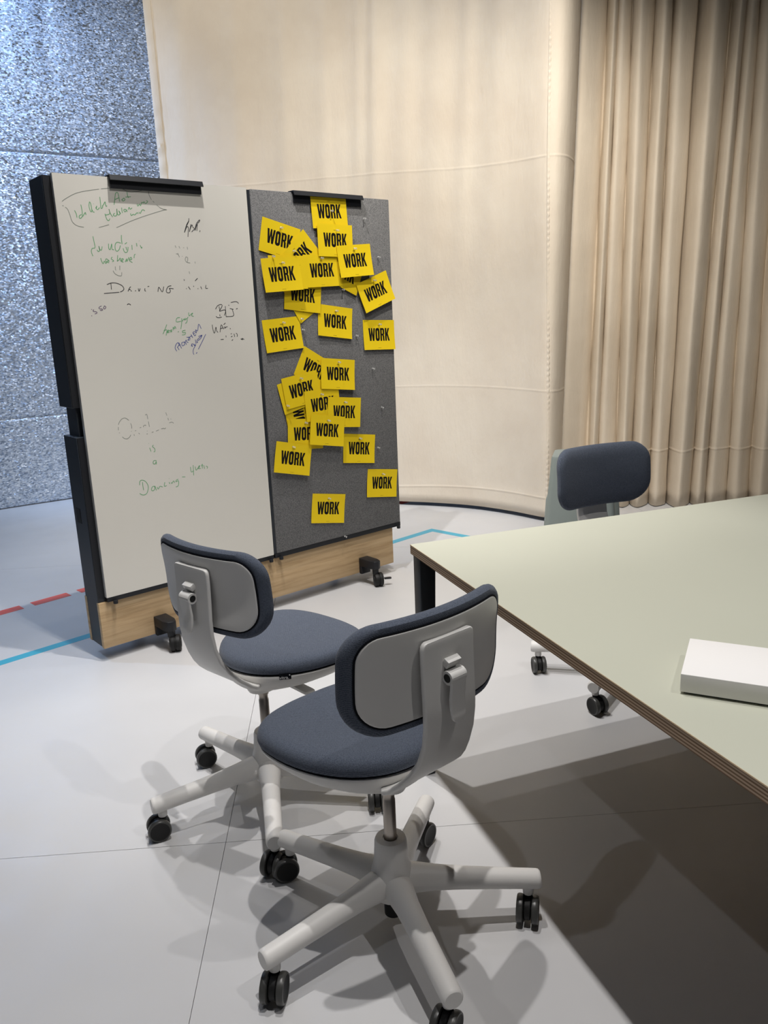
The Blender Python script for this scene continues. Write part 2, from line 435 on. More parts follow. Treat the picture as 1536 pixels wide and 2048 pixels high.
# ------------------------------------------------------------------ mobile wall
BA = math.atan2(0.644, 0.765)
BO = Vector((-1.206, 3.18, 0))
Mb = Matrix.Translation(BO) @ Matrix.Rotation(BA, 4, 'Z')      # board frame: x along, y to the back, z up
mw = thing('mobile_wall', 'tall black mobile partition wall on casters with pale oak plinth boards', 'partition', BO, BA)
MB().box(0, 1.644, 0.025, 0.168, 0.06, 0.968).build('lower_frame', m_black2, mw, bevel=0.002, seg=1)
MB().box(0.02, 1.624, 0.045, 0.150, 0.9682, 1.0858).build('frame_neck', m_black2, mw)
MB().box(0, 1.644, 0.025, 0.168, 1.086, 1.955).build('upper_frame', m_black2, mw, bevel=0.002, seg=1)
MB().box(0.002, 1.642, 0.0205, 0.0248, 0.285, 0.965).build('front_cover', m_black, mw)
MB().box(0.002, 1.642, 0.0205, 0.0248, 1.09, 1.953).build('front_cover', m_black, mw)
MB().box(-0.0015, 0.003, 0.092, 0.138, 0.60, 0.664).build('socket', m_rubber, mw, bevel=0.0007, seg=1)
pb = MB().box(-0.002, 1.646, 0.016, 0.040, 0.0585, 0.264).build('plinth_board', m_oak, mw, bevel=0.003)
pb2 = MB().box(-0.002, 1.646, 0.153, 0.177, 0.0585, 0.264).build('plinth_board', m_oak, mw, bevel=0.003)
def wall_caster(s, back, brake):
    sg = -1 if not back else 1
    y0 = 0.016 if not back else 0.177
    M = Matrix.Translation((s, y0, 0)) @ Matrix.Rotation(0 if not back else PI, 4, 'Z')
    arm = MB()
    arm.prism([(-0.03, 0.0), (-0.03, -0.085), (-0.02, -0.118), (0.0, -0.128), (0.02, -0.118), (0.03, -0.085), (0.03, 0.0)], 0.098, 0.142, M)
    arm.box(-0.03, 0.03, -0.022, 0.0, 0.055, 0.100, M)
    a = arm.build('caster_arm', m_black, mw, bevel=0.003)
    wh = MB(); Mw = M @ Matrix.Translation((0.012, -0.108, 0.037)) @ Matrix.Rotation(math.radians(-28), 4, 'Z') @ Matrix.Rotation(PI / 2, 4, 'Y')
    prof = [(0.010, -0.024), (0.030, -0.024), (0.036, -0.019), (0.037, -0.013), (0.037, -0.004), (0.033, -0.002), (0.033, 0.002), (0.037, 0.004), (0.037, 0.013), (0.036, 0.019), (0.030, 0.024), (0.010, 0.024)]
    wh.lathe(prof, 28, Mw)
    wh.build('wheel', m_rubber, a, smooth=True)
    hub = MB().lathe([(0.008, -0.027), (0.020, -0.026), (0.021, -0.022), (0.021, 0.022), (0.020, 0.026), (0.008, 0.027)], 20, Mw)
    hub.build('wheel_hub', m_black, a, smooth=True)
    fk = MB().tube((0.002, -0.098, 0.066), (0.002, -0.098, 0.10), 0.016, 0.018, 14, M)
    fk.build('swivel', m_black, a, smooth=True)
    if brake:
        MB().prism([(-0.008, 0), (0.008, 0), (0.010, -0.03), (0.006, -0.038), (-0.006, -0.038), (-0.010, -0.03)], 0.036, 0.043, M @ Matrix.Translation((0.038, -0.125, 0)) @ Matrix.Rotation(math.radians(60), 4, 'Z')).build('brake_pedal', m_black, a, bevel=0.001)
for s in (0.26, 1.43):
    wall_caster(s, False, s > 1)
    wall_caster(s, True, False)

# panels that hang on the wall
def clip(parent, x0, x1, z):
    pr = [(0.023, z + 0.0012), (0.023, z + 0.0062), (-0.021, z + 0.0062), (-0.029, z - 0.014), (-0.0255, z - 0.0155), (-0.019, z + 0.0012), (-0.0175, z + 0.0012), (-0.0175, z - 0.045), (-0.0045, z - 0.045), (-0.0045, z - 0.042), (-0.0145, z - 0.042), (-0.0145, z + 0.0012)]
    mb = MB()
    # flap first, then hood: they share the bend line
    hood = [pr[0], pr[1], pr[2], pr[3], pr[4], pr[5]]
    mb.loft([[(x, y, q) for y, q in hood] for x in (x0, x1)])
    mb.box(x0 + 0.004, x1 - 0.004, -0.0105, -0.0075, z - 0.043, z + 0.003)
    return mb.build('hanging_clip', m_black, parent)
wbd = thing('whiteboard', 'glossy off-white writing board covered in marker scribbles, hung on the left of the mobile wall', 'whiteboard', BO, BA)
MB().box(0.030, 0.8655, 0.002, 0.0205, 0.285, 1.961).build('panel_body', m_wbedge, wbd, bevel=0.001, seg=1)
MB().box(0.0305, 0.865, -0.0005, 0.0022, 0.2855, 1.9605).build('writing_surface', m_white, wbd)
MB().box(0.032, 0.8635, -0.001, 0.0205, 0.266, 0.2848).build('bottom_rail', m_black, wbd)
for x in (0.062, 0.842):
    MB().tube((x, -0.010, 0.256), (x, -0.010, 0.270), 0.010, 0.010, 14).build('knob', m_black, wbd, bevel=0.002)
clip(wbd, 0.243, 0.643, 1.961)
pbd = thing('pinboard', 'grey felt pinboard hung on the right of the mobile wall', 'pinboard', BO, BA)
MB().box(0.8815, 1.688, -0.004, 0.0205, 0.289, 1.956).build('felt_panel', m_felt, pbd, bevel=0.004)
MB().box(0.872, 1.690, -0.001, 0.0205, 0.266, 0.2885).build('bottom_rail', m_black, pbd)
MB().box(0.8680, 0.8812, 0.001, 0.0205, 0.289, 1.953).build('side_rail', m_black2, pbd)
for x in (0.90, 1.668):
    MB().tube((x, -0.010, 0.256), (x, -0.010, 0.270), 0.010, 0.010, 14).build('knob', m_black, pbd, bevel=0.002)
clip(pbd, 1.100, 1.506, 1.956)

# handwriting: thin ribbons of marker ink, points in mm on the board
STROKES = [('speech_bubble_outline','ink_grey',[[(56,1861),(72,1872),(110,1892),(154,1904),(204,1913)],[(213,1915),(235,1918),(267,1921),(299,1920),(320,1911),(343,1911),(363,1914),(381,1920)],[(408,1917),(409,1904),(417,1886)],[(422,1882),(428,1876)],[(437,1868),(456,1855),(480,1851),(462,1848),(385,1824),(323,1802),(257,1774)],[(228,1784),(186,1772)],[(127,1771),(101,1776),(85,1790),(79,1815),(73,1834),(65,1841)],[(55,1846),(60,1845)]]),('green_handwriting','ink_green',[[(99,1831),(104,1819),(105,1805)],[(124,1817),(115,1812),(114,1804),(120,1804),(127,1811)],[(126,1853),(128,1831),(127,1811),(135,1820),(140,1825),(141,1816)],[(161,1865),(157,1849),(161,1830),(166,1833),(165,1858),(161,1865)],[(168,1836),(170,1829),(176,1828)],[(176,1859),(176,1858)],[(182,1842),(188,1851),(185,1842),(190,1838),(198,1846)],[(204,1885),(204,1863),(204,1843),(211,1848),(209,1853)],[(211,1852),(217,1860),(223,1868),(224,1853),(229,1854)],[(258,1859),(263,1878),(269,1901),(278,1905),(281,1890),(282,1872)],[(263,1878),(280,1886)],[(291,1881),(296,1875),(305,1880),(301,1886),(292,1878)],[(317,1910),(318,1895),(321,1888)],[(308,1890),(331,1893)],[(217,1824),(220,1809),(224,1801),(230,1800),(234,1807)],[(218,1819),(236,1825),(235,1842),(238,1828),(247,1813)],[(256,1828),(250,1821),(257,1817),(265,1824),(267,1845),(268,1823),(278,1826),(274,1838),(281,1827)],[(287,1850),(288,1830)],[(295,1842),(298,1835),(305,1839),(302,1845),(295,1842)],[(307,1844),(309,1835)],[(314,1844),(319,1853),(322,1846),(331,1851)],[(354,1868),(356,1859),(364,1867),(368,1861),(374,1874),(381,1871)],[(379,1872),(385,1877),(386,1871)],[(394,1882),(400,1879),(394,1872),(387,1871)],[(322,1830),(324,1822),(333,1827),(339,1825),(350,1834),(354,1830)],[(358,1837),(363,1832),(371,1844),(378,1846),(384,1842)]]),('green_handwriting','ink_green',[[(158,1739),(160,1719),(161,1697),(150,1694),(145,1684),(146,1674),(149,1665)],[(168,1689),(172,1683),(178,1687),(177,1703),(180,1690),(186,1689),(190,1702)],[(217,1713),(216,1695),(222,1692),(230,1713),(229,1693),(236,1691)],[(268,1716),(253,1719),(244,1710),(242,1693),(248,1685),(258,1692),(265,1707)],[(274,1747),(272,1729),(273,1713)],[(275,1697),(278,1685),(285,1681),(293,1687),(296,1702)],[(287,1702),(290,1689)],[(284,1713),(293,1719)],[(313,1710),(312,1692)],[(333,1718),(334,1705)],[(348,1710),(353,1698),(355,1704)],[(345,1727),(346,1726)],[(179,1658),(181,1647),(186,1637),(192,1647),(197,1638),(204,1647),(212,1647),(201,1656),(198,1645),(211,1641)],[(226,1663),(221,1656),(230,1649),(224,1645)],[(249,1670),(245,1647)],[(244,1647),(253,1653),(258,1660),(259,1647)],[(262,1647),(271,1655),(265,1657),(262,1647),(270,1644)],[(277,1644),(285,1657),(284,1646),(295,1663)],[(295,1653),(306,1655),(303,1663),(295,1651),(307,1643)],[(316,1660),(319,1672),(324,1675)]]),('smiley_face','ink_grey',[[(234,1627),(233,1617),(235,1612)],[(253,1630),(251,1613)],[(223,1611),(228,1601),(238,1594),(247,1591),(255,1592),(257,1599),(258,1605)]]),('black_handwriting','ink_black',[[(191,1558),(210,1564),(231,1563),(252,1554),(259,1541),(252,1533),(242,1529)],[(208,1562),(207,1539)],[(175,1524),(205,1526),(238,1528)],[(275,1531),(283,1544),(289,1549)],[(280,1538),(287,1538)],[(287,1535),(290,1531)],[(305,1532),(309,1534)],[(320,1542),(322,1531),(328,1542)],[(349,1542),(347,1534),(351,1531)],[(361,1549),(368,1550)],[(404,1528),(410,1546),(423,1527),(432,1548)],[(466,1551),(452,1548),(442,1533),(444,1524),(456,1524),(460,1533),(456,1541),(475,1539)],[(527,1577),(528,1571)],[(578,1570),(591,1581)],[(533,1540),(535,1538)],[(544,1547),(552,1535)],[(569,1550),(569,1546)],[(587,1539),(589,1537)],[(602,1547),(606,1536)],[(628,1553),(625,1540),(635,1539)],[(265,1478),(270,1482),(276,1481),(280,1477)]]),('purple_handwriting','ink_purple',[[(117,1466),(118,1463)],[(126,1464),(123,1457),(135,1455),(137,1450),(128,1447)],[(159,1477),(148,1471),(150,1466),(160,1465),(160,1460),(151,1460)],[(171,1477),(166,1468),(171,1465),(176,1472),(171,1477)],[(114,1441),(116,1439)]]),('black_signature','ink_black',[[(576,1822),(574,1811),(563,1796),(550,1766),(553,1771),(564,1789),(570,1783),(567,1767),(564,1748)],[(575,1811),(561,1789)],[(584,1799),(578,1783),(573,1768),(576,1776),(583,1790),(589,1796),(590,1788),(597,1781),(583,1768)],[(598,1774),(607,1799),(616,1810),(626,1818),(623,1810),(615,1804),(611,1791),(608,1773)],[(600,1775),(611,1800)],[(623,1776),(621,1769)]]),('faded_green_dashes','ink_grey',[[(501,1712),(505,1703)],[(518,1710),(522,1701)],[(538,1705),(541,1703)],[(556,1708),(557,1697)],[(502,1679),(512,1678)],[(510,1682),(516,1666)],[(529,1671),(530,1669)],[(547,1669),(541,1656),(549,1646),(554,1663),(548,1667)],[(549,1645),(563,1643)],[(586,1649),(586,1641)],[(554,1609),(556,1599)]]),('green_handwriting','ink_green',[[(428,1395),(420,1379),(407,1357)],[(412,1371),(427,1374)],[(427,1371),(420,1350)],[(428,1364),(437,1370),(431,1371),(427,1361),(437,1363)],[(439,1368),(448,1373),(442,1363),(449,1367)],[(454,1370),(456,1383),(460,1375),(464,1386),(468,1376)],[(491,1421),(477,1419),(473,1404),(495,1406)],[(499,1418),(497,1399),(490,1374)],[(475,1362),(480,1364)],[(500,1405),(509,1415),(512,1409)],[(516,1419),(512,1410),(523,1416),(522,1403),(514,1396)],[(524,1416),(529,1422)],[(534,1441),(534,1427),(541,1431)],[(542,1432),(553,1438),(546,1428),(556,1424)],[(511,1368),(497,1365),(498,1358),(510,1359),(506,1350),(493,1349)]]),('blue_handwriting','ink_blue',[[(462,1283),(455,1296),(461,1311),(471,1318),(474,1308),(465,1298)],[(467,1299),(473,1287)],[(475,1318),(485,1293)],[(473,1305),(481,1310)],[(488,1317),(489,1304),(501,1309),(499,1319),(488,1317)],[(504,1319),(510,1308)],[(502,1317),(510,1327),(512,1319),(519,1316)],[(513,1339),(525,1336),(518,1326),(529,1328)],[(524,1341),(530,1331)],[(528,1339),(537,1343)],[(535,1349),(542,1335)],[(544,1356),(552,1343),(558,1348)],[(547,1351),(553,1354)],[(544,1356),(552,1361)],[(554,1363),(560,1353)],[(562,1355),(559,1368),(568,1363),(576,1391),(586,1371)],[(530,1303),(537,1299),(533,1308),(542,1308),(547,1301),(549,1309)],[(553,1327),(555,1309)],[(558,1316),(563,1313),(561,1324),(584,1341),(586,1344),(569,1339)],[(587,1344),(580,1331),(564,1321)],[(554,1306),(540,1286),(537,1273),(540,1264)],[(605,1347),(584,1315),(563,1285)],[(551,1267),(556,1273)]]),('black_handwriting','ink_black',[[(664,1451),(675,1465),(691,1470),(698,1466),(692,1455),(682,1442),(707,1447),(712,1439),(704,1423)],[(682,1463),(685,1442)],[(682,1428),(683,1420)],[(663,1421),(670,1415),(685,1415),(691,1417)],[(713,1463),(713,1436),(713,1419),(719,1418),(751,1421),(746,1449)],[(730,1468),(732,1464)],[(742,1477),(763,1481),(775,1479),(781,1472)],[(735,1452),(753,1448)],[(766,1449),(774,1451)],[(641,1386),(642,1368),(648,1349),(658,1375),(660,1359),(666,1352)],[(676,1352),(685,1384),(695,1365)],[(677,1366),(693,1371)],[(697,1384),(707,1391)],[(700,1376),(704,1372),(715,1375)],[(699,1370),(705,1369)],[(728,1368),(729,1363)],[(676,1321),(691,1321)],[(704,1337),(704,1329)],[(729,1342),(734,1344)],[(729,1329),(736,1333)],[(745,1343),(748,1329)],[(756,1345),(762,1338),(759,1329)],[(731,1313),(738,1318)],[(777,1319),(787,1315),(784,1321),(795,1315)]]),('faded_green_handwriting','ink_grey',[[(216,1016),(203,1027),(189,1026),(176,1015),(169,1003)],[(168,994),(167,981)],[(170,971),(170,968)],[(180,952),(188,944),(199,941),(211,947),(217,956)],[(222,1003),(225,991),(224,981)],[(221,971),(221,969)],[(231,956),(232,950)],[(237,969),(242,971)],[(252,959),(256,954)],[(259,980),(266,981)],[(275,981),(278,987),(286,988),(286,985)],[(289,1029),(296,1033),(299,1012)],[(300,1002),(302,979)],[(289,963),(291,962)],[(286,950),(291,951)],[(310,954),(318,956)],[(329,957),(343,961)],[(354,964),(365,965),(370,962),(375,966)],[(382,1031),(386,1017)],[(389,1007),(391,996)],[(401,1001),(404,1000)],[(393,985),(406,987),(413,981)]]),('green_handwriting','ink_green',[[(291,910),(291,909)],[(293,891),(297,874)],[(311,900),(306,894),(315,884),(314,872),(309,871)],[(317,832),(305,833),(301,822),(310,819),(315,829),(315,816)],[(230,739),(233,755),(244,759),(258,750),(267,731),(264,711),(255,697),(239,695),(226,704)],[(244,750),(244,732),(245,715)],[(298,723),(286,723),(280,711),(285,705),(294,710),(297,724),(302,704)],[(307,718),(311,709),(320,719),(332,714)],[(344,733),(340,716),(351,717)],[(364,730),(366,722)],[(365,746),(366,745)],[(374,728),(376,722),(385,732),(389,723)],[(408,736),(398,733),(396,726),(408,729),(405,708),(393,704)],[(427,743),(442,741)],[(471,781),(473,758),(484,762)],[(485,787),(483,741)],[(494,779),(497,762),(507,771),(515,772)],[(509,776),(518,780),(508,768),(521,767)],[(525,775),(530,785),(528,765)],[(536,779),(539,762)],[(546,773),(554,769),(551,761)]])]
def catmull(p, n=4):
    if len(p) < 3: return p
    q = [p[0]] + p + [p[-1]]; out = []
    for i in range(1, len(q) - 2):
        a, b, c, d = (Vector(x) for x in q[i - 1:i + 3])
        for k in range(n):
            t = k / n
            out.append(0.5 * ((2 * b) + (c - a) * t + (2 * a - 5 * b + 4 * c - d) * t * t + (3 * b - a - 3 * c + d) * t ** 3))
    out.append(Vector(q[-2])); return out
for name, ink, sts in STROKES:
    mb = MB(); wd = {'ink_grey': 2.0, 'ink_black': 2.8, 'ink_green': 2.7, 'ink_blue': 2.6, 'ink_purple': 2.6}[ink] / 1000
    for k, st in enumerate(sts):
        pts = [Vector((a / 1000, b / 1000)) for a, b in st]
        pts = [p for i, p in enumerate(pts) if i == 0 or (p - pts[i - 1]).length > 0.0004]
        if len(pts) == 1: pts.append(pts[0] + Vector((0.003, 0.003)))
        pts = catmull(pts)
        L = []
        for i, p in enumerate(pts):
            a, b = Vector(pts[max(0, i - 1)]), Vector(pts[min(len(pts) - 1, i + 1)])
            t = (b - a).normalized() if (b - a).length > 1e-6 else Vector((1, 0))
            n = Vector((-t.y, t.x)) * wd / 2
            p = Vector(p)
            L.append([(p.x + n.x, -0.0008, p.y + n.y), (p.x - n.x, -0.0008, p.y - n.y), (p.x - n.x, -0.0004, p.y - n.y), (p.x + n.x, -0.0004, p.y + n.y)])
        mb.loft(L)
    mb.build(name, INK[ink], wbd)['kind'] = 'stuff'

# ------------------------------------------------------------------ cards on the pinboard
CW, CH = 0.208, 0.148
def letters():
    """heavy condensed WORK, cap height 1, as extruded polygons"""
    P = []
    quad = lambda *p: P.append(list(p))
    quad((0, 1), (.165, 1), (.285, 0), (.115, 0)); quad((.175, 0), (.285, 0), (.41, 1), (.29, 1))
    quad((.29, 1), (.41, 1), (.525, 0), (.415, 0)); quad((.415, 0), (.585, 0), (.70, 1), (.535, 1))
    o, i = rrect(.44, 1.02, .2, 5), rrect(.085, .62, .042, 5)
    n = len(o); c = (.955, .5)
    for k in range(n):
        a, b = o[k], o[(k + 1) % n]; d, e = i[(k + 1) % n], i[k]
        P.append([(p[0] + c[0], p[1] + c[1]) for p in (a, b, d, e)])
    x = 1.25
    quad((x, 0), (x + .17, 0), (x + .17, 1), (x, 1))
    quad((x + .16, .86), (x + .16, 1), (x + .30, 1), (x + .38, .96), (x + .26, .86))
    quad((x + .26, .86), (x + .38, .96), (x + .435, .86), (x + .435, .6), (x + .265, .6))
    quad((x + .265, .6), (x + .435, .6), (x + .41, .5), (x + .35, .455), (x + .25, .55))
    quad((x + .16, .42), (x + .16, .55), (x + .26, .55), (x + .36, .455), (x + .30, .42))
    quad((x + .22, .45), (x + .37, .45), (x + .425, .36), (x + .43, .12), (x + .45, 0), (x + .28, 0), (x + .265, .12), (x + .262, .33))
    x = 1.76
    quad((x, 0), (x + .17, 0), (x + .17, 1), (x, 1))
    quad((x + .16, .36), (x + .16, .60), (x + .30, 1), (x + .475, 1), (x + .27, .50))
    quad((x + .18, .46), (x + .30, .58), (x + .49, 0), (x + .315, 0))
    return P, 2.25
LP, LW = letters()
def text_mesh(txt, size):
    cu = bpy.data.curves.new('txt', 'FONT'); cu.body = txt; cu.size = size; cu.align_x = 'CENTER'; cu.align_y = 'CENTER'; cu.extrude = 0.00015; cu.resolution_u = 2
    to = bpy.data.objects.new('txt', cu); link(to)
    bpy.context.view_layer.update()
    me = bpy.data.meshes.new_from_object(to.evaluated_get(bpy.context.evaluated_depsgraph_get()))
    vs = [tuple(v.co) for v in me.vertices]; fs = [tuple(p.vertices) for p in me.polygons]
    bpy.data.objects.remove(to); bpy.data.curves.remove(cu); bpy.data.meshes.remove(me)
    return vs, fs
T_small = text_mesh('vitra.', 0.0085)
def card_z(x, y):                       # gentle curl: lower corners lift off the board
    t = (CH / 2 - y) / CH
    return 0.0095 * t * t + 0.0015 * t * (x / CW * 2) ** 2
def make_card():
    nx, ny = 6, 6; top = []
    for j in range(ny + 1):
        for i in range(nx + 1):
            x, y = -CW / 2 + CW * i / nx, -CH / 2 + CH * j / ny
            top.append((x, y, card_z(x, y)))
    fs = [(j * (nx + 1) + i, j * (nx + 1) + i + 1, (j + 1) * (nx + 1) + i + 1, (j + 1) * (nx + 1) + i) for j in range(ny) for i in range(nx)]
    o = MB().add(top, fs).build('work_card', m_card, None)
    md = o.modifiers.new('thickness', 'SOLIDIFY'); md.thickness = 0.0004; md.offset = 0
    hh = 0.0635; k = 0.140 / LW
    def put(mb, poly, e=0.0006):
        # cut tall polygons into slices so that they follow the curl
        bm = bmesh.new(); bm.faces.new([bm.verts.new((x, y, 0)) for x, y in poly])
        for q in np.linspace(-CH / 2, CH / 2, 13)[1:-1]:
            bmesh.ops.bisect_plane(bm, geom=bm.verts[:] + bm.edges[:] + bm.faces[:], plane_co=(0, q, 0), plane_no=(0, 1, 0))
        bm.verts.ensure_lookup_table(); bm.verts.index_update()
        vs = [(v.co.x, v.co.y, card_z(v.co.x, v.co.y) + e) for v in bm.verts]
        mb.add(vs, [tuple(v.index for v in f.verts) for f in bm.faces]); bm.free()
    for a, b in ((-1, 0.72), (0.72, 1.22), (1.22, 1.73), (1.73, 9)):
        mb = MB()
        for p in LP:
            if a < sum(x for x, y in p) / len(p) < b: put(mb, [((x - LW / 2) * k, (y - 0.5) * hh + 0.002) for x, y in p])
        mb.build('letter', m_ink, o)
    mb = MB()
    for a in (-0.011, -0.004, 0.003): put(mb, [(a, -0.0655), (a + 0.0055, -0.0655), (a + 0.0055, -0.0645), (a, -0.0645)])
    mb.add([(x, y + 0.047, card_z(x, y + 0.047) + 0.0005 + z) for x, y, z in T_small[0]], T_small[1])
    mb.build('small_print', m_ink, o)['kind'] = 'stuff'
    return o
card0 = make_card()
def make_pin():
    p = MB().lathe([(0.0008, 0.0), (0.0008, 0.008), (0.0048, 0.0085), (0.0050, 0.0098), (0.0030, 0.0115), (0.0026, 0.017), (0.0042, 0.0205), (0.0046, 0.023), (0.0036, 0.0240)], 14).build('push_pin', m_pin, None, smooth=True)
    return p
pin0 = make_pin()
first = {'card': True, 'pin': True}
def on_board(s, d, z): return Mb @ Matrix.Translation((s, -d, z)) @ Matrix.Rotation(PI / 2, 4, 'X')
def card(s, z, a, layer, label, flat=False):
    o = card0 if first['card'] else copy_tree(card0); first['card'] = False
    o.matrix_world = on_board(s, 0.0030 + 0.0021 * layer, z) @ Matrix.Rotation(math.radians(a), 4, 'Z') @ Matrix.Diagonal((1, 1, 0.3 if flat else 1, 1))
    tag(o, label, 'card', 'yellow cards on the pinboard')
def pin(s, z, layer, label):
    o = pin0 if first['pin'] else copy_tree(pin0); first['pin'] = False
    d = 0.001 if layer is None else 0.0028 + 0.0021 * layer
    o.matrix_world = on_board(s, d, z) @ Matrix.Rotation(math.radians(7), 4, 'X')
    tag(o, label, 'push pin', 'clear push pins on the pinboard')
CARDS = [  # s, z, angle, layer, label
 (1.304, 1.880, 2.0, 5, 'yellow WORK card at the very top, tucked under the black clip of the pinboard'),
 (1.323, 1.750, -1.0, 10, 'yellow WORK card directly below the card under the clip'),
 (1.018, 1.748, -13.5, 2, 'yellow WORK card tilted clockwise, uppermost at the left edge of the pinboard'),
 (1.119, 1.673, 42.0, 5, 'yellow card turned steeply so only ORK shows, right of the uppermost left card'),
 (1.432, 1.659, 4.0, 13, 'yellow WORK card at the right of the top cluster, covering a tilted card'),
 (1.237, 1.613, 2.0, 8, 'yellow WORK card in the middle of the top cluster, right of the frontmost left card'),
 (1.041, 1.604, 0.0, 10, 'blank-looking yellow card hidden behind the frontmost left card of the top cluster'),
 (1.003, 1.595, 3.2, 12, 'yellow WORK card frontmost at the left of the top cluster'),
 (1.1255, 1.5025, -7.0, 3, 'yellow WORK card with letter tops covered, at the bottom of the top cluster'),
 (1.1165, 1.500, -60.0, 1, 'yellow card showing only a bottom corner below the top cluster'),
 (1.309, 1.374, -7.7, 1, 'yellow WORK card alone in the middle, right of the left-edge card'),
 (1.000, 1.328, 3.6, 1, 'yellow WORK card alone at the left edge, below the top cluster'),
 (1.586, 1.299, -2.1, 1, 'yellow WORK card flush with the right edge of the pinboard, half way up'),
 (1.565, 1.512, 19.0, 7, 'yellow WORK card tilted counterclockwise near the right edge, upper half'),
 (1.378, 1.604, -24.0, 4, 'yellow card mostly hidden behind the upper right card, one tilted corner showing'),
 (1.169, 1.153, -30.0, 3, 'yellow card tilted strongly clockwise at the top of the lower cluster'),
 (1.301, 1.122, -6.5, 6, 'yellow WORK card at the upper right of the lower cluster'),
 (1.080, 1.066, 7.5, 6, 'yellow WORK card at the upper left of the lower cluster, tilted slightly counterclockwise'),
 (1.062, 1.050, 12.5, 4, 'yellow card peeking out behind the upper left card of the lower cluster'),
 (1.063, 0.910, -82.0, 2, 'yellow card turned on its side with a sideways W, left of the lower cluster'),
 (1.196, 0.985, 2.0, 8, 'yellow card reading WOR in the centre of the lower cluster'),
 (1.200, 1.096, -6.0, 1, 'yellow strip of a hidden card below the upper right card of the lower cluster'),
 (1.323, 0.932, -6.5, 10, 'yellow WORK card at the right of the lower cluster, W and O cut off below'),
 (1.088, 0.851, -5.0, 5, 'yellow card reading WO at the lower left of the lower cluster'),
 (1.207, 0.855, -10.2, 12, 'yellow WORK card frontmost at the bottom of the lower cluster'),
 (0.999, 0.743, -13.6, 8, 'yellow WORK card at the left edge below the lower cluster'),
 (1.420, 0.733, -8.5, 1, 'yellow WORK card alone at the right, below the lower cluster'),
 (1.565, 0.527, -9.0, 1, 'yellow WORK card lowest at the right edge of the pinboard'),
 (1.202, 0.456, -10.7, 1, 'yellow WORK card lowest of all, alone above the plinth'),
]
for k, c in enumerate(CARDS): card(*c, flat=k in (0, 1, 2, 3, 5, 6, 8, 9, 14, 15, 17, 18, 19, 20, 21, 22, 23))
PINS = [  # s, z, layer, label
 (1.309, 1.884, 5, 'clear pin through the O of the card under the clip'), (1.329, 1.797, 10, 'clear pin in the card directly below the clipped card'),
 (1.023, 1.800, 2, 'clear pin in the uppermost left-edge card'), (1.080, 1.700, 5, 'clear pin in the steeply turned ORK card'),
 (1.426, 1.716, 13, 'clear pin in the upper right card of the top cluster'), (1.232, 1.670, 8, 'clear pin in the middle card of the top cluster'),
 (1.005, 1.647, 12, 'clear pin in the frontmost left card of the top cluster'), (0.958, 1.674, 10, 'clear pin in the top edge strip above the frontmost left card'),
 (1.106, 1.396, 1, 'clear pin in the bottom corner peeking below the top cluster'), (1.313, 1.427, 1, 'clear pin in the lone middle card'),
 (1.002, 1.383, 1, 'clear pin in the lone left-edge card below the top cluster'), (1.586, 1.353, 1, 'clear pin in the card flush with the right edge'),
 (1.552, 1.568, 7, 'clear pin in the counterclockwise tilted card near the right edge'), (1.305, 1.182, 6, 'clear pin in the upper right card of the lower cluster'),
 (1.073, 1.122, 6, 'clear pin in the upper left card of the lower cluster'), (0.990, 1.000, 4, 'clear pin at the left rim of the sideways card'),
 (1.186, 1.036, 8, 'clear pin in the WOR card of the lower cluster'), (1.326, 0.984, 10, 'clear pin in the right card of the lower cluster'),
 (1.086, 0.908, 5, 'clear pin in the WO card of the lower cluster'), (1.213, 0.905, 12, 'clear pin in the frontmost bottom card of the lower cluster'),
 (1.001, 0.802, 8, 'clear pin in the left-edge card below the lower cluster'), (1.424, 0.788, 1, 'clear pin in the lone right card below the lower cluster'),
 (1.569, 0.578, 1, 'clear pin in the lowest right-edge card'), (1.205, 0.510, 1, 'clear pin in the lowest card of all'),
 (1.516, 1.859, None, 'bare clear pin in the felt right of the clip'), (1.598, 1.681, None, 'bare clear pin in the felt near the right edge, second from the top'),
 (1.362, 1.526, None, 'bare clear pin in the felt below the tilted hidden corner'), (1.436, 1.303, None, 'bare clear pin in the felt between the middle card and the right-edge card'),
 (1.112, 1.346, None, 'bare clear pin in the felt just right of the lone left-edge card'), (1.533, 1.134, None, 'bare clear pin in the felt right of the lower cluster, upper one'),
 (1.582, 0.930, None, 'bare clear pin in the felt right of the lower cluster, lower one'), (1.545, 0.723, None, 'bare clear pin in the felt beside the lone lower right card'),
 (1.296, 0.291, None, 'bare clear pin stuck in the lower rim of the felt above the oak plinth'),
]
for p in PINS: pin(*p)

